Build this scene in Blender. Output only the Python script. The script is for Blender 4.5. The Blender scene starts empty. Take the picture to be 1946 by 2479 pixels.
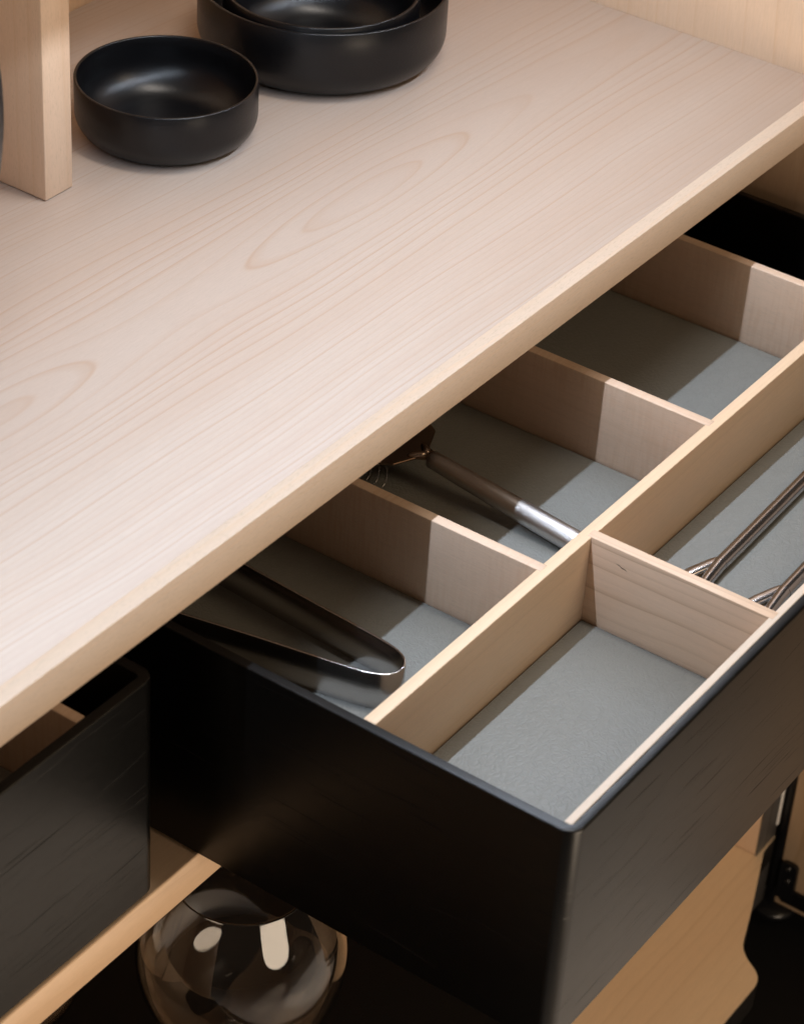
import bpy, bmesh, math, random
from mathutils import Vector, Matrix

# ------------------------------------------------------------------ units
U = 2.0 / 3.0            # layout units -> metres
random.seed(7)
sc = bpy.context.scene
col = sc.collection

# ------------------------------------------------------------------ camera
cam = bpy.data.cameras.new('camera')
cam_o = bpy.data.objects.new('camera', cam)
col.objects.link(cam_o)
CP = Vector((-1.82931, -0.78893, 0.96268))
right = Vector((0.5794, -0.8131, 0.0566)).normalized()
fwd = Vector((0.6774, 0.4417, -0.5883)).normalized()
up = right.cross(fwd).normalized()
right = fwd.cross(up).normalized()
m = Matrix.Identity(4)
for i in range(3):
    m[i][0] = right[i]; m[i][1] = up[i]; m[i][2] = -fwd[i]; m[i][3] = CP[i] * U
cam_o.matrix_world = m
cam.sensor_fit = 'VERTICAL'
cam.sensor_height = 36.0
cam.sensor_width = 36.0
cam.lens = 36.0 * 6297.33 / 2479.0
cam.clip_start = 0.05
cam.clip_end = 60
cam.dof.use_dof = True
cam.dof.focus_distance = 1.93 * U
cam.dof.aperture_fstop = 16.0
sc.camera = cam_o

# ------------------------------------------------------------------ world
w = bpy.data.worlds.new('World')
sc.world = w
w.use_nodes = True
bg = w.node_tree.nodes['Background']
bg.inputs[0].default_value = (1.0, 0.80, 0.62, 1)
bg.inputs[1].default_value = 0.03

# ------------------------------------------------------------------ lamps
def area(name, loc, rot, sx, sy, power, color):
    l = bpy.data.lights.new(name, 'AREA')
    l.shape = 'RECTANGLE'
    l.size = sx * U; l.size_y = sy * U
    l.energy = power; l.color = color
    o = bpy.data.objects.new(name, l)
    col.objects.link(o)
    o.location = Vector(loc) * U
    o.rotation_euler = rot
    return o
# light strip above the shelf front
area('strip_light', (-0.77, 0.0, 0.413), (math.radians(18), 0, 0), 1.50, 0.006, 2.75, (0.84, 0.95, 1.12))
# warm soft fill lamps, placed above the drawer and in front of the cabinet
def aimed(name, loc, tgt, sx, sy, power, color):
    d = Vector(tgt) - Vector(loc)
    o = area(name, loc, d.to_track_quat('-Z', 'Y').to_euler(), sx, sy, power, color)
    o.data.shape = 'ELLIPSE'
    return o
aimed('soft_lamp', (-0.42, -0.10, 1.60), (-0.44, -0.10, -0.15), 0.8, 0.14, 4.8, (1.0, 0.91, 0.82))
aimed('front_lamp', (-0.20, -1.15, 0.90), (-0.42, -0.10, -0.15), 0.6, 0.6, 1.6, (1.0, 0.74, 0.47))
# warm low fill added at the front left to brighten the lower shelves
aimed('low_fill', (-0.85, -1.10, -0.32), (-0.60, 0.0, -0.50), 0.8, 0.5, 4.2, (1.0, 0.80, 0.60))
# added spot, brightens the floor so the black drawer fronts mirror it
sp = bpy.data.lights.new('floor_fill', 'SPOT')
sp.energy = 130; sp.color = (1.0, 0.90, 0.80); sp.spot_size = math.radians(25); sp.spot_blend = 0.35
sp.shadow_soft_size = 0.05
spo = bpy.data.objects.new('floor_fill', sp); col.objects.link(spo)
spo.location = Vector((-0.18, -1.05, 2.2)) * U

sc.view_settings.view_transform = 'Standard'
sc.view_settings.look = 'None'
sc.view_settings.gamma = 1.0
sc.view_settings.exposure = 0.0
sc.view_settings.use_curve_mapping = False
sc.render.engine = 'CYCLES'
sc.cycles.max_bounces = 10
sc.cycles.transmission_bounces = 10
sc.cycles.glossy_bounces = 4
sc.cycles.diffuse_bounces = 5
sc.cycles.transparent_max_bounces = 12
sc.cycles.caustics_reflective = False
sc.cycles.caustics_refractive = False
sc.cycles.sample_clamp_indirect = 4.0
sc.cycles.use_denoising = True

# ------------------------------------------------------------------ materials
class N:
    """small node helper"""
    def __init__(s, name):
        s.m = bpy.data.materials.new(name); s.m.use_nodes = True
        s.t = s.m.node_tree; s.b = s.t.nodes['Principled BSDF']
    def n(s, typ, **kw):
        x = s.t.nodes.new(typ)
        for k, v in kw.items(): setattr(x, k, v)
        return x
    def l(s, a, b): s.t.links.new(a, b)
    def val(s, sock, v):
        if hasattr(v, 'is_linked') or isinstance(v, bpy.types.NodeSocket): s.l(v, sock)
        else: sock.default_value = v
    def math(s, op, a, b=0.0, c=0.0, clamp=False):
        x = s.n('ShaderNodeMath', operation=op, use_clamp=clamp)
        s.val(x.inputs[0], a); s.val(x.inputs[1], b); s.val(x.inputs[2], c)
        return x.outputs[0]
    def noise(s, vec, scale, detail=2.0, rough=0.5, dist=0.0):
        x = s.n('ShaderNodeTexNoise'); s.l(vec, x.inputs['Vector'])
        x.inputs['Scale'].default_value = scale; x.inputs['Detail'].default_value = detail
        x.inputs['Roughness'].default_value = rough; x.inputs['Distortion'].default_value = dist
        return x.outputs[0]
    def mapping(s, vec, scale=(1, 1, 1), loc=(0, 0, 0)):
        x = s.n('ShaderNodeMapping'); s.l(vec, x.inputs[0])
        x.inputs['Scale'].default_value = scale; x.inputs['Location'].default_value = loc
        return x.outputs[0]
    def ramp(s, f, stops, interp='LINEAR'):
        x = s.n('ShaderNodeValToRGB'); s.l(f, x.inputs[0])
        x.color_ramp.interpolation = interp
        e = x.color_ramp.elements
        while len(e) < len(stops): e.new(0.5)
        for i, (p, c) in enumerate(stops):
            e[i].position = p
            e[i].color = (c, c, c, 1) if not hasattr(c, '__len__') else (*c, 1)
        return x.outputs[0]
    def mix(s, f, a, b, mode='MIX'):
        x = s.n('ShaderNodeMix', data_type='RGBA', blend_type=mode)
        s.val(x.inputs[0], f)
        for i, v in ((6, a), (7, b)):
            if isinstance(v, bpy.types.NodeSocket): s.l(v, x.inputs[i])
            else: x.inputs[i].default_value = (*v, 1)
        return x.outputs[2]
    def bump(s, h, strength, dist):
        x = s.n('ShaderNodeBump'); x.inputs['Strength'].default_value = strength
        x.inputs['Distance'].default_value = dist * U
        s.l(h, x.inputs['Height']); s.l(x.outputs[0], s.b.inputs['Normal'])
        return x
    def coord(s, uv=False):
        tc = s.n('ShaderNodeTexCoord')
        if uv: return tc.outputs['UV']
        return s.mapping(tc.outputs['Object'], (1 / U,) * 3)

def maple(name, order='xyz', v0=0.0, d0=0.2, k=0.0058, spacing=0.0035, seed=0.0, warp=0.01,
          base=(0.70, 0.525, 0.375), line=(0.585, 0.385, 0.235), lines=0.55, rough=0.42, w0=0.0, fleck=0.5,
          slant=0.0, curl=0.0, loops=()):
    """pale maple; order gives (along grain, across, depth) as local axes"""
    g = N(name)
    c = g.coord()
    sp = g.n('ShaderNodeSeparateXYZ'); g.l(c, sp.inputs[0])
    ax = {'x': sp.outputs[0], 'y': sp.outputs[1], 'z': sp.outputs[2]}
    cb = g.n('ShaderNodeCombineXYZ')
    for i in range(3): g.l(ax[order[i]], cb.inputs[i])
    v = g.mapping(cb.outputs[0], (1, 1, 1), (seed, seed * 0.37, seed * 0.71))
    u_, v_, w_ = ax[order[0]], ax[order[1]], ax[order[2]]
    # slow wander of the growth rings
    n1 = g.noise(g.mapping(v, (2.6, 6.5, 6.5)), 1.0, 2.0, 0.45)
    n2 = g.noise(g.mapping(v, (1.7, 4.2, 4.2), (5, 9, 2)), 1.0, 3.0, 0.5)
    n3 = g.noise(g.mapping(v, (14, 60, 60), (1, 3, 2)), 1.0, 2.0, 0.5)
    vv = g.math('ADD', g.math('SUBTRACT', v_, v0), g.math('MULTIPLY', g.math('SUBTRACT', n1, 0.5), warp * 3))
    vv = g.math('ADD', vv, g.math('MULTIPLY', u_, slant))
    ww = g.math('ADD', g.math('MULTIPLY', u_, k), d0 + w0)
    ww = g.math('ADD', ww, w_)
    ww = g.math('ADD', ww, g.math('MULTIPLY', g.math('SUBTRACT', n2, 0.5), warp))
    for (lu, lv, la, lb, amp) in loops:                 # closed figures where the saw skims a ring
        du = g.math('DIVIDE', g.math('SUBTRACT', u_, lu), la); dv = g.math('DIVIDE', g.math('SUBTRACT', v_, lv), lb)
        e2 = g.math('ADD', g.math('MULTIPLY', du, du), g.math('MULTIPLY', dv, dv))
        ww = g.math('ADD', ww, g.math('MULTIPLY', g.math('EXPONENT', g.math('MULTIPLY', e2, -1.0)), amp))
    r = g.math('SQRT', g.math('ADD', g.math('MULTIPLY', vv, vv), g.math('MULTIPLY', ww, ww)))
    r = g.math('ADD', r, g.math('MULTIPLY', g.math('SUBTRACT', n3, 0.5), 0.0007))
    r1 = g.n('ShaderNodeTexNoise', noise_dimensions='1D'); g.l(g.math('MULTIPLY', r, 0.16 / spacing), r1.inputs['W'])
    r1.inputs['Scale'].default_value = 1.0; r1.inputs['Detail'].default_value = 2.0
    r = g.math('ADD', r, g.math('MULTIPLY', r1.outputs[0], spacing * 1.6))
    fr = g.math('FRACT', g.math('DIVIDE', r, spacing))
    ln = g.ramp(fr, [(0.0, 0.0), (0.55, 0.03), (0.80, 0.5), (0.89, 1.0), (0.97, 0.15), (1.0, 0.0)], 'EASE')
    # strength of the rings varies from ring to ring
    rv = g.n('ShaderNodeTexWhiteNoise', noise_dimensions='1D')
    g.l(g.math('FLOOR', g.math('DIVIDE', r, spacing)), rv.inputs['W'])
    ln = g.math('MULTIPLY', ln, g.math('MULTIPLY_ADD', g.math('POWER', rv.outputs[0], 1.5), 1.0, 0.18))
    ln = g.math('MULTIPLY', ln, g.ramp(n2, [(0.32, 0.7), (0.6, 1.0)]))
    # broad tone patches, fibres and short flecks
    blot = g.noise(g.mapping(v, (3.0, 9, 9), (3, 1, 8)), 1.0, 3.0, 0.55)
    fib = g.noise(g.mapping(v, (60, 900, 900)), 1.0, 3.0, 0.6)
    fl = g.noise(g.mapping(v, (220, 1300, 1300), (2, 7, 4)), 1.0, 1.0, 0.5)
    flk = g.ramp(fl, [(0.56, 0.0), (0.72, 1.0)])
    pink = tuple(min(1, a * b) for a, b in zip(base, (0.97, 0.925, 0.90)))
    colr = g.mix(g.ramp(blot, [(0.35, 0.0), (0.68, 1.0)]), base, pink)
    rb = g.n('ShaderNodeTexNoise', noise_dimensions='1D'); g.l(g.math('MULTIPLY', r, 0.22 / spacing), rb.inputs['W'])
    rb.inputs['Scale'].default_value = 1.0; rb.inputs['Detail'].default_value = 3.0
    colr = g.mix(g.math('MULTIPLY', g.ramp(rb.outputs[0], [(0.42, 0.0), (0.66, 1.0)]), 0.42 * min(1.0, lines + 0.1)), colr, tuple(0.5 * (a + b) for a, b in zip(base, line)))
    colr = g.mix(g.math('MULTIPLY', ln, lines), colr, line)
    dark = tuple(a * 0.80 for a in base)
    if curl:
        cu = g.noise(g.mapping(v, (330, 28, 28), (6, 2, 5)), 1.0, 2.0, 0.55)
        cm = g.ramp(g.noise(g.mapping(v, (9, 14, 14), (8, 8, 1)), 1.0, 2.0), [(0.4, 0.25), (0.65, 1.0)])
        colr = g.mix(g.math('MULTIPLY', g.math('MULTIPLY', g.ramp(cu, [(0.45, 0.0), (0.6, 1.0)]), cm), curl), colr, tuple(a * b for a, b in zip(base, (0.86, 0.74, 0.64))))
    colr = g.mix(g.math('MULTIPLY', g.ramp(fib, [(0.38, 1.0), (0.66, 0.0)]), 0.30), colr, dark)
    colr = g.mix(g.math('MULTIPLY', flk, 0.22 * fleck), colr, tuple(a * 0.6 for a in base))
    g.l(colr, g.b.inputs['Base Color'])
    g.b.inputs['Roughness'].default_value = rough
    g.b.inputs['Specular IOR Level'].default_value = 0.35
    g.bump(g.math('ADD', fib, g.math('MULTIPLY', ln, -0.25)), 0.18, 0.0006)
    return g.m

def black_oak(name, uv=True, order='xyz', base=0.0012, sheen=0.45, rough=0.33):
    g = N(name)
    if uv:
        v = g.coord(True)
    else:
        sp = g.n('ShaderNodeSeparateXYZ'); g.l(g.coord(), sp.inputs[0])
        ax = {'x': sp.outputs[0], 'y': sp.outputs[1], 'z': sp.outputs[2]}
        cb = g.n('ShaderNodeCombineXYZ')
        for i in range(3): g.l(ax[order[i]], cb.inputs[i])
        v = cb.outputs[0]
    dist = g.noise(g.mapping(v, (3, 9, 9)), 1.0, 2.0)
    wv = g.n('ShaderNodeVectorMath', operation='ADD')
    sv = g.n('ShaderNodeCombineXYZ'); g.l(g.math('MULTIPLY', dist, 0.03), sv.inputs[1])
    g.l(v, wv.inputs[0]); g.l(sv.outputs[0], wv.inputs[1])
    v2 = wv.outputs[0]
    pores = g.noise(g.mapping(v2, (11, 640, 640)), 1.0, 2.5, 0.6)
    bands = g.noise(g.mapping(v2, (1.6, 110, 110), (4, 4, 4)), 1.0, 2.0, 0.5)
    pm = g.math('MULTIPLY', g.ramp(pores, [(0.585, 0.0), (0.66, 1.0)]), g.ramp(bands, [(0.48, 0.0), (0.60, 1.0)]))
    fib = g.noise(g.mapping(v2, (40, 900, 900), (7, 1, 1)), 1.0, 3.0, 0.6)
    c = g.mix(pm, (base, base * 0.93, base * 0.88), (base * 0.25, base * 0.22, base * 0.2))
    g.l(c, g.b.inputs['Base Color'])
    g.l(g.math('MULTIPLY_ADD', pm, -0.4 * sheen, sheen), g.b.inputs['Specular IOR Level'])
    rr = g.math('MULTIPLY_ADD', fib, 0.12, rough - 0.06)
    g.l(g.math('ADD', rr, g.math('MULTIPLY', pm, 0.3)), g.b.inputs['Roughness'])
    g.bump(g.math('ADD', g.math('MULTIPLY', pm, -1.0), g.math('MULTIPLY', fib, 0.15)), 0.22, 0.0006)
    return g.m

def leather(name):
    g = N(name)
    c = g.coord()
    wob = g.n('ShaderNodeTexNoise'); g.l(c, wob.inputs['Vector'])
    wob.inputs['Scale'].default_value = 160; wob.inputs['Detail'].default_value = 2
    av = g.n('ShaderNodeVectorMath', operation='MULTIPLY_ADD')
    g.l(wob.outputs[1], av.inputs[0]); av.inputs[1].default_value = (0.006,) * 3; g.l(c, av.inputs[2])
    vo = g.n('ShaderNodeTexVoronoi', feature='DISTANCE_TO_EDGE'); g.l(av.outputs[0], vo.inputs['Vector'])
    vo.inputs['Scale'].default_value = 220
    vb = g.n('ShaderNodeTexVoronoi', feature='DISTANCE_TO_EDGE'); g.l(g.mapping(av.outputs[0], (0.75, 1.3, 1)), vb.inputs['Vector'])
    vb.inputs['Scale'].default_value = 80
    fine = g.ramp(vo.outputs['Distance'], [(0.0, 0.0), (0.16, 0.75), (0.4, 1.0)])
    crease = g.ramp(vb.outputs['Distance'], [(0.0, 0.0), (0.05, 0.8), (0.12, 1.0)])
    msk = g.ramp(g.noise(c, 16, 2.0), [(0.38, 0.0), (0.62, 1.0)])
    crease = g.math('MAXIMUM', crease, g.math('SUBTRACT', 1.0, msk))
    big = g.noise(c, 110, 3.0, 0.55)
    h = g.math('ADD', g.math('MULTIPLY', fine, 0.8), g.math('MULTIPLY', crease, 0.45))
    h = g.math('ADD', h, g.math('MULTIPLY', big, 0.5))
    base = g.mix(g.ramp(big, [(0.3, 0.0), (0.7, 1.0)]), (0.222, 0.229, 0.216), (0.233, 0.240, 0.227))
    base = g.mix(g.math('MULTIPLY', g.math('SUBTRACT', 1.0, crease), 0.10), base, (0.11, 0.112, 0.105))
    g.l(base, g.b.inputs['Base Color'])
    g.b.inputs['Roughness'].default_value = 0.46
    g.b.inputs['Specular IOR Level'].default_value = 0.5
    g.bump(h, 0.30, 0.0010)
    return g.m

def plain(name, color, rough=0.5, metal=0.0, spec=0.5, bump=None, aniso=0.0):
    g = N(name)
    g.b.inputs['Base Color'].default_value = (*color, 1)
    g.b.inputs['Roughness'].default_value = rough
    g.b.inputs['Metallic'].default_value = metal
    g.b.inputs['Specular IOR Level'].default_value = spec
    if bump:
        sc_, st, ds = bump
        c = g.coord()
        h = g.noise(g.mapping(c, sc_), 1.0, 3.0, 0.6)
        g.bump(h, st, ds)
        g.l(g.math('MULTIPLY_ADD', h, 0.14, rough - 0.07), g.b.inputs['Roughness'])
    return g.m

M = {}
M['shelf'] = maple('maple_shelf', 'xyz', v0=0.178, slant=0.03, d0=0.060 - 0.98, k=0.0077, spacing=0.0050, warp=0.0095, lines=0.88, seed=0.0, base=(0.470, 0.388, 0.328), line=(0.40, 0.262, 0.172), loops=((-0.80, 0.190, 0.10, 0.06, -0.0100), (-0.40, 0.190, 0.17, 0.06, -0.0150)))
M['lip'] = maple('maple_lipping', 'xzy', v0=0.35, spacing=0.004, warp=0.004, lines=0.45, fleck=1.6, base=(0.535, 0.430, 0.335), seed=2.1)
M['lining'] = maple('maple_lining', 'xzy', v0=0.35, spacing=0.004, warp=0.004, lines=0.16, base=(0.84, 0.73, 0.61), seed=2.7)
M['panel_z'] = maple('maple_side_panel', 'zyx', v0=-0.42, spacing=0.0085, warp=0.016, lines=0.55, seed=4.2, base=(0.66, 0.49, 0.345))
M['back'] = maple('maple_back_panel', 'zxy', v0=-2.1, spacing=0.009, warp=0.02, lines=0.4, seed=6.0, base=(0.80, 0.58, 0.38))
M['post'] = maple('maple_partition', 'zyx', v0=-0.35, spacing=0.0105, warp=0.006, lines=0.40, seed=8.8, base=(0.66, 0.49, 0.35), fleck=1.2)
M['low'] = maple('maple_lower_shelf', 'xyz', v0=0.9, d0=-0.4, spacing=0.0085, warp=0.012, lines=0.5, seed=3.4, base=(0.74, 0.53, 0.345))
M['bottom'] = maple('maple_bottom_shelf', 'xyz', v0=-1.1, d0=-0.03, spacing=0.0098, warp=0.022, lines=0.6, seed=5.1, base=(0.84, 0.66, 0.45), line=(0.68, 0.49, 0.30))
M['door'] = maple('maple_door', 'zyx', v0=-0.9, spacing=0.02, warp=0.05, lines=0.7, seed=1.3, base=(0.60, 0.43, 0.28), line=(0.45, 0.29, 0.16))
M['long'] = maple('maple_long_divider', 'xzy', v0=0.30, spacing=0.0035, warp=0.004, lines=0.18, seed=7.7, base=(0.90, 0.68, 0.475))
M['cross'] = maple('maple_cross_divider', 'yzx', v0=0.25, spacing=0.0035, warp=0.006, lines=0.25, seed=9.3, base=(0.80, 0.615, 0.47), fleck=1.0, curl=0.45)
M['cross_plain'] = maple('maple_plain_sawn_divider', 'yzx', v0=0.235, d0=0.05, k=0.03, spacing=0.0062, warp=0.022, lines=0.9, seed=11.3, base=(0.88, 0.675, 0.51), line=(0.55, 0.36, 0.22))
M['oak'] = black_oak('black_stained_oak')
M['oak_z'] = black_oak('grey_black_oak_edge', uv=False, order='zxy', base=0.075, rough=0.45)
M['oak_x'] = black_oak('black_oak_edge', uv=False, order='xyz', base=0.012)
M['leather'] = leather('grey_leather')
M['black'] = plain('black_board', (0.004, 0.0038, 0.0035), 0.6, spec=0.3)
M['mat'] = plain('black_sheet', (0.004, 0.004, 0.004), 0.8, spec=0.15)
M['plinth'] = plain('black_plinth', (0.003, 0.003, 0.0033), 0.7, spec=0.2)
M['floor'] = plain('pale_floor', (0.60, 0.56, 0.52), 0.6, spec=0.3, bump=((30, 30, 30), 0.2, 0.002))
M['bowl'] = plain('black_coated_metal', (0.0024, 0.0024, 0.0030), 0.33, spec=0.42, bump=((420, 420, 420), 0.16, 0.0005))
M['bowl_in'] = M['bowl']
M['metal_black'] = plain('black_metal', (0.006, 0.006, 0.007), 0.3, spec=0.5)
M['steel'] = plain('steel', (0.50, 0.47, 0.46), 0.24, 1.0)
M['satin_steel'] = plain('satin_steel', (0.60, 0.58, 0.57), 0.34, 1.0, bump=((700, 700, 700), 0.35, 0.0005))
M['dark_steel'] = plain('brushed_dark_steel', (0.62, 0.59, 0.57), 0.20, 1.0, bump=((30, 60, 1100), 0.10, 0.0004))
M['plate_steel'] = plain('bronzed_steel', (0.32, 0.25, 0.20), 0.25, 1.0)
M['alu'] = plain('white_profile', (0.85, 0.84, 0.82), 0.4, 0.0)
def glass_mat():
    g = N('clear_glass')
    g.b.inputs['Base Color'].default_value = (1, 0.99, 0.98, 1)
    g.b.inputs['Roughness'].default_value = 0.0
    g.b.inputs['IOR'].default_value = 1.48
    g.b.inputs['Transmission Weight'].default_value = 1.0
    return g.m
M['glass'] = glass_mat()

# ------------------------------------------------------------------ builders
BASE = {}
def tag(o, label=None, cat=None, group=None, kind=None):
    if label: o['label'] = label
    if cat: o['category'] = cat
    if group: o['group'] = group
    if kind: o['kind'] = kind
    return o
def thing(name, base, label, cat, group=None):
    o = bpy.data.objects.new(name, None); col.objects.link(o)
    o.empty_display_size = 0.02
    o.location = Vector(base) * U
    BASE[o.name] = Vector(base)
    return tag(o, label, cat, group)
def link(name, bm, mats, parent=None, base=None, smooth=False, angle=None):
    """bm holds absolute layout coordinates; origin goes to base"""
    b = BASE[parent.name] if parent is not None else Vector(base or (0, 0, 0))
    for v in bm.verts: v.co = (v.co - b) * U
    bmesh.ops.recalc_face_normals(bm, faces=bm.faces)
    me = bpy.data.meshes.new(name)
    bm.to_mesh(me); bm.free()
    for mt in (mats if isinstance(mats, (list, tuple)) else [mats]): me.materials.append(mt)
    if smooth:
        for p in me.polygons: p.use_smooth = True
        if angle is not None:
            me.set_sharp_from_angle(angle=math.radians(angle))
    o = bpy.data.objects.new(name, me); col.objects.link(o)
    if parent is not None:
        o.parent = parent
        BASE[o.name] = b
    else:
        o.location = b * U
        BASE[o.name] = b
    return o
def box_bm(x0, x1, y0, y1, z0, z1, bev=0.0, seg=2, bm=None):
    nb = bmesh.new()
    vs = [nb.verts.new((x, y, z)) for x in (x0, x1) for y in (y0, y1) for z in (z0, z1)]
    for f in ((0, 1, 3, 2), (4, 6, 7, 5), (0, 4, 5, 1), (2, 3, 7, 6), (0, 2, 6, 4), (1, 5, 7, 3)):
        nb.faces.new([vs[i] for i in f])
    bmesh.ops.recalc_face_normals(nb, faces=nb.faces)
    if bev: bmesh.ops.bevel(nb, geom=list(nb.edges), offset=bev, segments=seg, affect='EDGES', profile=0.5)
    if bm is None: return nb
    me = bpy.data.meshes.new('t'); nb.to_mesh(me); nb.free(); bm.from_mesh(me); bpy.data.meshes.remove(me)
    return bm
def board(name, x0, x1, y0, y1, z0, z1, mat, parent, bev=0.0012, seg=2):
    return link(name, box_bm(x0, x1, y0, y1, z0, z1, bev, seg), mat, parent, smooth=True, angle=50)
def prism_bm(pts, z0, z1, bev=0.0):
    bm = bmesh.new()
    lo = [bm.verts.new((x, y, z0)) for x, y in pts]; hi = [bm.verts.new((x, y, z1)) for x, y in pts]
    n = len(pts)
    bm.faces.new(lo[::-1]); bm.faces.new(hi)
    for i in range(n): bm.faces.new((lo[i], lo[(i + 1) % n], hi[(i + 1) % n], hi[i]))
    bmesh.ops.recalc_face_normals(bm, faces=bm.faces)
    if bev:
        ed = [e for e in bm.edges if all(v.co.z > z1 - 1e-6 for v in e.verts)]
        bmesh.ops.bevel(bm, geom=ed, offset=bev, segments=2, affect='EDGES')
    return bm
def crom(pts, n=6, closed=False):
    out = []; L = len(pts)
    for i in range(L - 1):
        p0 = Vector(pts[max(i - 1, 0)]); p1 = Vector(pts[i]); p2 = Vector(pts[i + 1]); p3 = Vector(pts[min(i + 2, L - 1)])
        for j in range(n):
            t = j / n
            out.append(0.5 * ((2 * p1) + (p2 - p0) * t + (2 * p0 - 5 * p1 + 4 * p2 - p3) * t * t + (-p0 + 3 * p1 - 3 * p2 + p3) * t ** 3))
    out.append(Vector(pts[-1]))
    return out
def lathe_bm(prof, c, n=96, bm=None):
    bm = bm or bmesh.new()
    rings = []
    for r, z in prof:
        if r < 1e-6: rings.append([bm.verts.new((c[0], c[1], c[2] + z))])
        else: rings.append([bm.verts.new((c[0] + r * math.cos(2 * math.pi * i / n), c[1] + r * math.sin(2 * math.pi * i / n), c[2] + z)) for i in range(n)])
    for a, b in zip(rings, rings[1:]):
        for i in range(n):
            j = (i + 1) % n
            if len(a) == 1 and len(b) == 1: continue
            if len(a) == 1: bm.faces.new((a[0], b[i], b[j]))
            elif len(b) == 1: bm.faces.new((a[i], b[0], a[j]))
            else: bm.faces.new((a[i], b[i], b[j], a[j]))
    return bm
def tube_bm(path, rad, n=24, bm=None, caps=True, flat=1.0, upv=(0, 0, 1)):
    bm = bm or bmesh.new()
    P = [Vector(p) for p in path]; rings = []
    for i, p in enumerate(P):
        t = (P[min(i + 1, len(P) - 1)] - P[max(i - 1, 0)]).normalized()
        s = t.cross(Vector(upv)).normalized(); q = s.cross(t)
        r = rad[i] if hasattr(rad, '__len__') else rad
        rings.append([bm.verts.new(p + s * r * math.cos(2 * math.pi * k / n) + q * r * flat * math.sin(2 * math.pi * k / n)) for k in range(n)])
    for a, b in zip(rings, rings[1:]):
        for i in range(n): bm.faces.new((a[i], a[(i + 1) % n], b[(i + 1) % n], b[i]))
    if caps: bm.faces.new(rings[0][::-1]); bm.faces.new(rings[-1])
    return bm

# ------------------------------------------------------------------ fitted layout
XL, TS, ZD = -0.79039, 0.0077, -0.11718
YF1, YF2, YF = -0.2396, -0.2456, -0.2532
HD = 0.1879
YD1, YD2, ZB = -0.0880, -0.0976, -0.1901
C1, C2, C3, C4 = (-0.5807, -0.5717), (-0.3493, -0.3401), (-0.1211, -0.1124), (-0.5246, -0.5153)
XR, Y2, BACK = -0.0138, 0.0403, 0.5631
ZBOT = -0.844

# ------------------------------------------------------------------ floor
fl = box_bm(-3.4, 1.6, -3.2, 1.0, -1.03, -0.9805)
tag(link('floor', fl, M['floor'], base=(0, 0, -0.9805)), kind='structure')

# ------------------------------------------------------------------ cabinet
cab = thing('cabinet', (0, 0, -0.98), 'pale maple cabinet with an open worktop shelf and vertical partition', 'cabinet')
sh = board('worktop_shelf', -1.68, -0.0006, 0.0122, BACK - 0.0008, -0.030, 0.0, M['shelf'], cab, 0.0004, 1)
# front lipping, eased along the top front
bm = bmesh.new()
prof = [(0.0120, -0.030), (0.0008, -0.030), (0.0, -0.0292), (0.0, -0.0009), (0.0003, -0.0003), (0.0012, 0.0), (0.0120, 0.0003)]
for x in (-1.68, -0.0006):
    for y, z in prof: bm.verts.new((x, y, z))
bm.verts.ensure_lookup_table(); k = len(prof)
for i in range(k):
    j = (i + 1) % k
    bm.faces.new((bm.verts[i], bm.verts[j], bm.verts[k + j], bm.verts[k + i]))
bm.faces.new([bm.verts[i] for i in range(k)][::-1]); bm.faces.new([bm.verts[k + i] for i in range(k)])
lip = link('edge_lipping', bm, M['lip'], sh, smooth=True, angle=35)
board('side_panel', 0.0, 0.040, -0.049, BACK, ZBOT + 0.0005, 0.62, M['panel_z'], cab)
board('side_panel_front_edge', 0.0002, 0.040, -0.0505, -0.0492, -0.935, 0.62, M['oak_z'], cab, 0.0003, 1)
board('edge_profile', 0.0352, 0.0400, -0.0525, -0.0507, -0.826, -0.60, M['alu'], cab, 0.0006)
board('back_panel', -1.72, 0.040, BACK + 0.0005, BACK + 0.018, -0.90, 0.62, M['back'], cab)
board('partition', -0.5735, -0.5434, 0.3627, BACK - 0.0015, 0.0006, 0.3485, M['post'], cab, 0.0008)
board('shadow_bar', -0.80, -0.0006, 0.080, 0.090, 0.349, 0.368, M['low'], cab)  # unseen bar added to cast the soft shadow at the shelf back
board('left_side_panel', -1.72, -1.6815, -0.049, BACK, ZBOT + 0.0005, 0.62, M['panel_z'], cab)
board('lower_shelf', -1.68, -0.0006, 0.0385, BACK - 0.0008, -0.3395, -0.3072, M['low'], cab, 0.0014)
# bottom shelf with the S-shaped relief beside the door
S = [(0.0105, -0.0535), (-0.0108, -0.0620), (-0.0646, -0.0826), (-0.0931, -0.0928), (-0.1120, -0.0995), (-0.1205, -0.1040),
     (-0.1270, -0.1100), (-0.1327, -0.1175), (-0.1368, -0.1245), (-0.1410, -0.1298), (-0.1460, -0.1340), (-0.1530, -0.1368), (-0.1610, -0.1380)]
Sx = [(p.x, p.y) for p in crom([(x, y, 0) for x, y in S], 4)]
pts = [(-1.72, BACK - 0.001), (-1.72, -0.138)] + Sx[::-1] + [(0.0395, -0.0515), (0.0395, BACK - 0.001)]
bm = prism_bm(pts, ZBOT - 0.032, ZBOT, 0.0006)
for f in bm.faces:
    if abs(f.normal.z) < 0.5: f.material_index = 1
link('bottom_shelf', bm, [M['bottom'], M['oak_x']], cab)
# door standing open on its hinge side
board('plinth', -1.72, 0.30, -0.32, BACK, -0.98, -0.956, M['plinth'], cab)
door = board('door', 0.044, 0.066, -0.62, -0.0612, -0.9345, -0.02, M['door'], cab)
board('door_stile', 0.0438, 0.070, -0.0608, -0.0503, -0.94, -0.02, M['metal_black'], door, 0.0015)
board('bottom_rail', 0.0395, 0.0439, -0.62, -0.0693, -0.9255, -0.9055, M['metal_black'], door, 0.0012)
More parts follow.
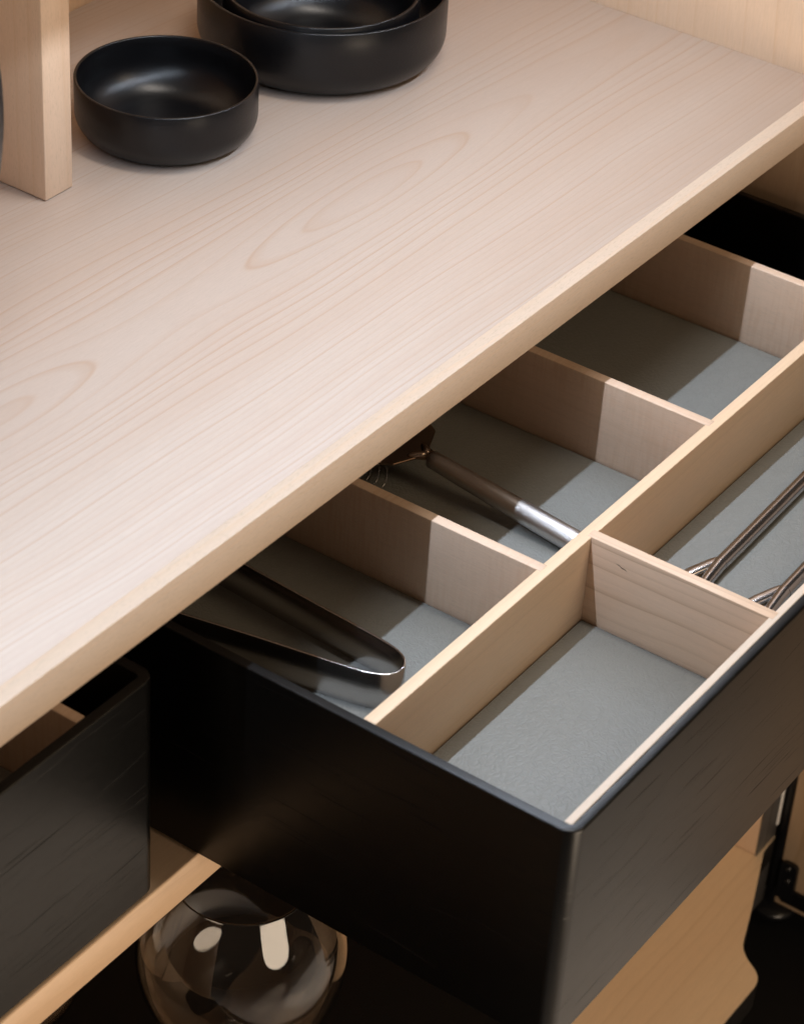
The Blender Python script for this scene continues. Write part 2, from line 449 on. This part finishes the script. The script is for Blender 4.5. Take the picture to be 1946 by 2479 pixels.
# hinge bracket: rounded plate with screws
bm = bmesh.new()
prof = []
y0, y1, z0, z1, r = -0.0822, -0.0632, -0.920, -0.8710, 0.006
for cx_, cz_, a0 in ((y1 - r, z1 - r, 0), (y0 + r, z1 - r, 90)):
    for q in range(7):
        a = math.radians(a0 + q * 15); prof.append((cx_ + r * math.cos(a), cz_ + r * math.sin(a)))
prof += [(y0, z0), (y1, z0)]
a_ = [bm.verts.new((0.0384, y, z)) for y, z in prof]; b_ = [bm.verts.new((0.0438, y, z)) for y, z in prof]
bm.faces.new(a_); bm.faces.new(b_[::-1])
for i in range(len(prof)):
    j = (i + 1) % len(prof); bm.faces.new((a_[i], b_[i], b_[j], a_[j]))
br = link('hinge_bracket', bm, M['metal_black'], door, smooth=True, angle=40)
for yy, zz in ((-0.0723, -0.8776), (-0.0738, -0.8935)):
    bm = tube_bm([(0.0388, yy, zz), (0.0370, yy, zz), (0.0366, yy, zz)], [0.0026, 0.0024, 0.0016], 20)
    link('screw', bm, M['dark_steel'], door, smooth=True, angle=50)
bm = lathe_bm([(0, -0.006), (0.022, -0.006), (0.0245, -0.003), (0.0245, 0.0), (0.022, 0.003), (0, 0.004)], (0.048, -0.060, -0.9385), 48)
link('hinge_pivot', bm, M['metal_black'], door, smooth=True, angle=60)

# ------------------------------------------------------------------ drawers
def shell(name, x0, x1, yf, yb, ztop, zbot, th, R, parent, mat):
    """U-shaped black drawer wall, rounded front corners, eased rims; UV u = run length, v = height"""
    bm = bmesh.new(); uvl = bm.loops.layers.uv.new('UVMap')
    path = []                                                       # (centre/pos outer, inner)
    path.append(((x0, yb), (x0 + th, yb)))
    for i in range(1, 10):
        y = yb + (yf + R - yb) * i / 9
        path.append(((x0, y), (x0 + th, y)))
    ri = max(R - th, 0.001)
    for i in range(1, 9):
        a = math.pi + (math.pi / 2) * i / 8
        path.append(((x0 + R + R * math.cos(a), yf + R + R * math.sin(a)), (x0 + R + ri * math.cos(a), yf + R + ri * math.sin(a))))
    for i in range(1, 12):
        x = x0 + R + (x1 - x0 - 2 * R) * i / 11
        path.append(((x, yf), (x, yf + th)))
    for i in range(1, 9):
        a = -math.pi / 2 + (math.pi / 2) * i / 8
        path.append(((x1 - R + R * math.cos(a), yf + R + R * math.sin(a)), (x1 - R + ri * math.cos(a), yf + R + ri * math.sin(a))))
    for i in range(1, 10):
        y = yf + R + (yb - yf - R) * i / 9
        path.append(((x1, y), (x1 - th, y)))
    e = 0.0016
    def section(o, n):
        o = Vector((o[0], o[1], 0)); n = Vector((n[0], n[1], 0)); d = (n - o).normalized(); z = Vector((0, 0, 1))
        s = []
        s.append(n + z * zbot); s.append(o + d * 0.0003 + z * zbot); s.append(o + z * (zbot + 0.0003))
        s.append(o + z * (ztop - e))
        for q in range(1, 4):
            a = q * math.pi / 6; s.append(o + d * e * (1 - math.cos(a)) + z * (ztop - e + e * math.sin(a)))
        e2 = e * 0.5
        s.append(n - d * e2 + z * ztop); s.append(n + z * (ztop - e2))
        return s
    secs = []; run = 0.0; runs = []
    for i, (o, n) in enumerate(path):
        if i: run += (Vector(o) - Vector(path[i - 1][0])).length
        runs.append(run)
        secs.append([bm.verts.new(p) for p in section(o, n)])
    L = len(secs[0])
    vv = [0.4, 0.45, 0.0, 1.0, 1.0, 1.0, 1.0, 1.0, 1.0]
    s0 = section(*path[0]); acc = [0.0]
    for i in range(1, L): acc.append(acc[-1] + (s0[i] - s0[i - 1]).length)
    acc.append(acc[-1] + (s0[0] - s0[-1]).length)
    for i in range(len(secs) - 1):
        for j in range(L):
            k2 = (j + 1) % L
            f = bm.faces.new((secs[i][j], secs[i + 1][j], secs[i + 1][k2], secs[i][k2]))
            uvs = ((runs[i], acc[j]), (runs[i + 1], acc[j]), (runs[i + 1], acc[j + 1]), (runs[i], acc[j + 1]))
            for lp, uv in zip(f.loops, uvs): lp[uvl].uv = uv
    for s_, fl_ in ((secs[0], 1), (secs[-1], -1)):
        f = bm.faces.new(s_[::fl_])
    bmesh.ops.recalc_face_normals(bm, faces=bm.faces)
    return link(name, bm, mat, parent, smooth=True, angle=40)

dr = thing('drawer', (-0.40, YF, ZD - HD), 'wide black oak drawer pulled open, fitted with maple dividers and grey leather', 'drawer')
shell('drawer_wall', XL, XR, YF, 0.27, ZD, ZD - HD, TS, 0.0105, dr, M['oak'])
board('drawer_base', XL + TS - 0.002, XR - TS + 0.002, YF2 + 0.001, 0.2685, ZB - 0.012, ZB - 0.0035, M['black'], dr, 0.0003, 1)
board('bottom_board', XL + TS - 0.002, XR - TS + 0.002, YF2 + 0.001, 0.2685, ZD - HD + 0.002, ZD - HD + 0.010, M['black'], dr, 0.0003, 1)
board('back_wall', XL + TS + 0.0002, XR - TS - 0.0002, 0.259, 0.2682, ZB - 0.003, ZD, M['black'], dr)
board('front_lining', XL + TS + 0.0001, XR - TS - 0.0001, YF2 + 0.0001, YF1, ZB - 0.003, ZD - 0.0003, M['lining'], dr, 0.0006)
board('long_divider', XL + TS + 0.0003, XR - TS - 0.0003, YD2, YD1, ZB - 0.0028, ZD - 0.0005, M['long'], dr, 0.0007)
for (a, b) in (C1, C2, C3):
    board('cross_divider', a, b, YD1 - 0.0035, 0.2588, ZB - 0.0026, ZD - 0.0002, M['cross'], dr, 0.0007)
fd = board('short_divider', C4[0], C4[1], YF1 - 0.0030, YD2 + 0.0035, ZB - 0.0026, ZD - 0.0001, M['cross_plain'], dr, 0.0006)
# dark bark fleck let into the near face of the short divider
bm = bmesh.new()
fp = [(-0.1195, -0.1300), (-0.1225, -0.1308), (-0.1245, -0.1319), (-0.1275, -0.1322), (-0.1292, -0.1327), (-0.1268, -0.1314), (-0.1240, -0.1311), (-0.1222, -0.1302)]
bm.faces.new([bm.verts.new((C4[0] - 0.00012, y, z)) for y, z in fp])
g_ = bmesh.ops.extrude_face_region(bm, geom=list(bm.faces))
for v in g_['geom']:
    if isinstance(v, bmesh.types.BMVert): v.co.x += 0.0006
link('bark_fleck', bm, plain('bark_fleck', (0.05, 0.025, 0.012), 0.8), fd)
gp = 0.0010
for (x0, x1, y0, y1) in ((XL + TS, C1[0], YD1, 0.2588), (C1[1], C2[0], YD1, 0.2588), (C2[1], C3[0], YD1, 0.2588),
                         (XL + TS, C4[0], YF1, YD2), (C4[1], XR - TS, YF1, YD2)):
    board('leather_pad', x0 + gp, x1 - gp, y0 + gp, y1 - gp, ZB - 0.0030, ZB, M['leather'], dr, 0.0006)

dl = thing('drawer', (-1.2, Y2, ZD - HD), 'closed black oak drawer beside the open one, only its right end in view', 'drawer')
shell('drawer_wall', -1.6, -0.8310, Y2, 0.53, ZD, ZD - HD, 0.0085, 0.0125, dl, M['oak'])
board('drawer_base', -1.593, -0.8385, Y2 + 0.007, 0.528, ZB - 0.012, ZB - 0.0035, M['black'], dl, 0.0003, 1)
board('bottom_board', -1.593, -0.8385, Y2 + 0.007, 0.528, ZD - HD + 0.002, ZD - HD + 0.010, M['black'], dl, 0.0003, 1)
board('back_wall', -1.591, -0.8398, 0.519, 0.5285, ZB - 0.003, ZD, M['black'], dl)
board('cross_divider', -0.9005, -0.8918, Y2 + 0.0089, 0.5188, ZB - 0.0026, ZD - 0.0004, M['cross'], dl, 0.0007)
board('leather_pad', -1.55, -0.9015, Y2 + 0.010, 0.5178, ZB - 0.0030, ZB, M['leather'], dl, 0.0006)

# ------------------------------------------------------------------ bowls
def bowl(name, c, R, h, rf, label, th=0.0026, group='black metal bowls'):
    prof = [(0, 0.0), (R - rf, 0.0)]
    for i in range(1, 13):
        a = i / 12 * math.pi / 2; prof.append((R - rf + rf * math.sin(a), rf - rf * math.cos(a)))
    prof += [(R, rf + (h - rf) * 0.4), (R, h - 0.0010), (R - 0.0004, h - 0.0003), (R - th * 0.5, h), (R - th + 0.0004, h - 0.0003), (R - th, h - 0.001)]
    ri = rf * 1.35; Ri = R - th; zb = th
    prof.append((Ri, zb + ri + (h - ri - zb) * 0.4))
    for i in range(0, 15):
        a = math.pi / 2 * (1 - i / 14); prof.append((Ri - ri + ri * math.sin(a), zb + ri - ri * math.cos(a)))
    prof += [((Ri - ri) * 0.5, zb), (0, zb)]
    bm = lathe_bm(prof, c, 128)
    o = link(name, bm, M['bowl'], base=c, smooth=True, angle=60)
    return tag(o, label, 'bowl', group)
bowl('bowl', (-0.4300, 0.3664, 0.0003), 0.0710, 0.0482, 0.021, 'small matt black bowl standing alone next to the wooden partition')
bowl('bowl', (-0.2324, 0.3645, 0.0003), 0.1027, 0.0615, 0.024, 'large matt black bowl holding another bowl, cut by the top of the picture')
bowl('bowl', (-0.2494, 0.3535, 0.0033), 0.0800, 0.0625, 0.022, 'black bowl nested inside the large black bowl')

# vase at the left rim of the picture
vp = crom([(0.0, 0.0, 0), (0.045, 0.0, 0), (0.052, 0.01, 0), (0.062, 0.09, 0), (0.0755, 0.16, 0), (0.0800, 0.21, 0), (0.0755, 0.26, 0), (0.064, 0.30, 0), (0.058, 0.315, 0),
           (0.055, 0.313, 0), (0.062, 0.295, 0), (0.073, 0.25, 0), (0.072, 0.16, 0), (0.045, 0.02, 0), (0.0, 0.012, 0)], 5)
bm = lathe_bm([(max(p.x, 0), p.y) for p in vp], (-0.8317, 0.2670, 0.0003), 96)
tag(link('vase', bm, M['bowl'], base=(-0.8317, 0.2670, 0.0003), smooth=True, angle=60), 'black rounded vessel barely showing at the left edge beside the partition', 'vase')

# ------------------------------------------------------------------ tongs
def strip_bm(path, th, z0, z1):
    bm = bmesh.new(); P = [Vector((x, y, 0)) for x, y in path]; rows = []
    for i, p in enumerate(P):
        t = (P[min(i + 1, len(P) - 1)] - P[max(i - 1, 0)]).normalized(); n = Vector((-t.y, t.x, 0)) * th / 2
        b = 0.0004
        rows.append([bm.verts.new(q) for q in (p - n + Vector((0, 0, z0)), p - n + Vector((0, 0, z1 - b)), p - n * 0.5 + Vector((0, 0, z1)), p + n * 0.5 + Vector((0, 0, z1)),
                                               p + n + Vector((0, 0, z1 - b)), p + n + Vector((0, 0, z0)))])
    for a, b in zip(rows, rows[1:]):
        for i in range(6):
            j = (i + 1) % 6; bm.faces.new((a[i], a[j], b[j], b[i]))
    bm.faces.new(rows[0]); bm.faces.new(rows[-1][::-1])
    return bm
tp = [(-0.653, 0.235), (-0.6565, 0.160), (-0.6610, 0.090), (-0.6640, 0.040), (-0.6660, 0.0), (-0.6675, -0.022), (-0.6695, -0.036), (-0.6750, -0.0465), (-0.6845, -0.0510), (-0.6945, -0.0475),
      (-0.7008, -0.0370), (-0.7050, -0.0230), (-0.7100, 0.0), (-0.7205, 0.051), (-0.7320, 0.101), (-0.7450, 0.160), (-0.7615, 0.235)]
path = [(p.x, p.y) for p in crom([(x, y, 0) for x, y in tp], 8)]
tg = link('tongs', strip_bm(path, 0.0019, ZB + 0.0004, ZB + 0.0312), M['dark_steel'], base=(-0.69, 0.0, ZB), smooth=True, angle=50)
tag(tg, 'U-shaped dark steel tongs lying on edge in the nearest leather compartment', 'tongs')

# ------------------------------------------------------------------ kitchen tool with steel plate head
A = Vector((-0.4570, 0.0835, -0.1680)); B = Vector((-0.4605, -0.0455, -0.1808))
dirn = (B - A).normalized(); E_ = B + dirn * 0.037
tl = thing('plate_slicer', (-0.459, 0.03, ZB), 'kitchen tool with round satin steel handle and chamfered plate head', 'kitchen tool')
P_ = [A - dirn * 0.0, A + dirn * 0.0012] + [A.lerp(E_, t) for t in (0.05, 0.3, 0.6, 0.9)] + [E_ - dirn * 0.001, E_]
bm = tube_bm(P_, [0.0058, 0.0070, 0.0072, 0.0080, 0.0089, 0.0096, 0.0094, 0.0074], 40)
link('handle', bm, M['satin_steel'], tl, smooth=True, angle=45)
pl = [(-0.4630, 0.0838), (-0.4510, 0.0838), (-0.4485, 0.0905), (-0.4270, 0.1000), (-0.4215, 0.1085), (-0.4215, 0.215), (-0.4955, 0.215), (-0.4925, 0.1100), (-0.4845, 0.0985), (-0.4670, 0.0905)]
link('plate', prism_bm(pl, -0.1668, -0.1652, 0.0004), M['plate_steel'], tl)
for p0, p1 in (((-0.4570, 0.0865, -0.1655), (-0.4475, 0.0975, -0.1656)), ((-0.4570, 0.0865, -0.1655), (-0.4690, 0.0975, -0.1656))):
    P0, P1 = Vector(p0), Vector(p1)
    bm = tube_bm([P0.lerp(P1, t) for t in (0, .1, .3, .6, .85, 1)], [0.001, 0.0026, 0.0031, 0.0031, 0.0024, 0.0006], 20)
    link('embossed_rib', bm, M['plate_steel'], tl, smooth=True)
for i in range(3):
    yc = 0.106 + 0.0075 * i
    bm = tube_bm([(-0.492 + 0.0105 * math.cos(a), yc + 0.002 * math.sin(a), -0.1765 + 0.0105 * math.sin(a)) for a in [math.radians(-100 + 190 * j / 20) for j in range(21)]], 0.0003, 8, upv=(0, 1, 0))
    link('wire_loop', bm, M['steel'], tl, smooth=True)

# ------------------------------------------------------------------ slim steel rods in the front compartment
def rod(y0, label):
    z = ZB + 0.0060
    t = thing('forked_rod', (-0.30, y0 + 0.002, ZB), label, 'utensil', 'forked steel rods in the front compartment')
    ya = y0
    path = [(-0.4105, ya, z), (-0.36, ya + 0.0012, z), (-0.27, ya + 0.0035, z), (-0.07, ya + 0.0085, z)]
    link('shaft', tube_bm(path, 0.0056, 32), M['steel'], t, smooth=True, angle=45)
    p1 = [(-0.4100, ya + 0.0002, z), (-0.420, ya - 0.0006, z - 0.0002), (-0.437, ya - 0.0024, z - 0.0005), (-0.475, ya - 0.0080, z - 0.0012)]
    link('prong', tube_bm(p1, [0.0055, 0.0052, 0.0048, 0.0036], 24), M['steel'], t, smooth=True, angle=45)
    p2 = [(-0.4030, ya + 0.0006, z + 0.0022), (-0.4140, ya + 0.0042, z + 0.0022), (-0.4320, ya + 0.0110, z + 0.0012), (-0.4600, ya + 0.0200, z - 0.001)]
    link('prong', tube_bm(p2, [0.0026, 0.0040, 0.0044, 0.0030], 24, flat=0.35), M['steel'], t, smooth=True, angle=45)
rod(-0.1465, 'slim forked steel rod lying nearer the maple dividing wall')
rod(-0.2000, 'slim forked steel rod lying against the drawer front')

# ------------------------------------------------------------------ wine glasses
mt = box_bm(-1.62, -0.334, -0.128, 0.545, ZBOT + 0.0003, ZBOT + 0.004, 0.001)  # black sheet that covers the bottom shelf below the glasses
tag(link('black_sheet', mt, M['mat'], base=(-0.98, 0.2, ZBOT), smooth=True, angle=50), 'black sheet over the bottom shelf under the wine glasses', 'mat')
def wine_glass(c, label):
    out = crom([(0.0, 0.0, 0), (0.058, 0.0, 0), (0.0600, 0.0012, 0), (0.055, 0.0034, 0), (0.030, 0.0062, 0), (0.011, 0.0120, 0), (0.0062, 0.024, 0), (0.0052, 0.060, 0), (0.0054, 0.110, 0), (0.0075, 0.132, 0),
                (0.013, 0.1415, 0), (0.030, 0.1490, 0), (0.055, 0.1650, 0), (0.0760, 0.1920, 0), (0.0865, 0.2260, 0), (0.0862, 0.2550, 0), (0.0775, 0.2850, 0), (0.0640, 0.3130, 0), (0.0562, 0.3270, 0)], 5)
    inn = crom([(0.0551, 0.3270, 0), (0.0628, 0.3128, 0), (0.0762, 0.2848, 0), (0.0849, 0.2550, 0), (0.0851, 0.2262, 0), (0.0746, 0.1926, 0), (0.0538, 0.1666, 0), (0.029, 0.1512, 0), (0.012, 0.1468, 0), (0.0, 0.1462, 0)], 5)
    prof = [(max(p.x, 0.0), p.y) for p in out] + [(0.0557, 0.3274)] + [(max(p.x, 0.0), p.y) for p in inn]
    prof[0] = (0, 0); prof[-1] = (0, prof[-1][1])
    bm = lathe_bm(prof, c, 96)
    o = link('wine_glass', bm, M['glass'], base=c, smooth=True)
    return tag(o, label, 'wine glass', 'balloon wine glasses')
zg = ZBOT + 0.0043
wine_glass((-0.6170, 0.1290, zg), 'big clear balloon wine glass below the open drawer')
wine_glass((-0.7364, 0.3013, zg), 'clear wine glass at the bottom left corner under the wooden shelf')
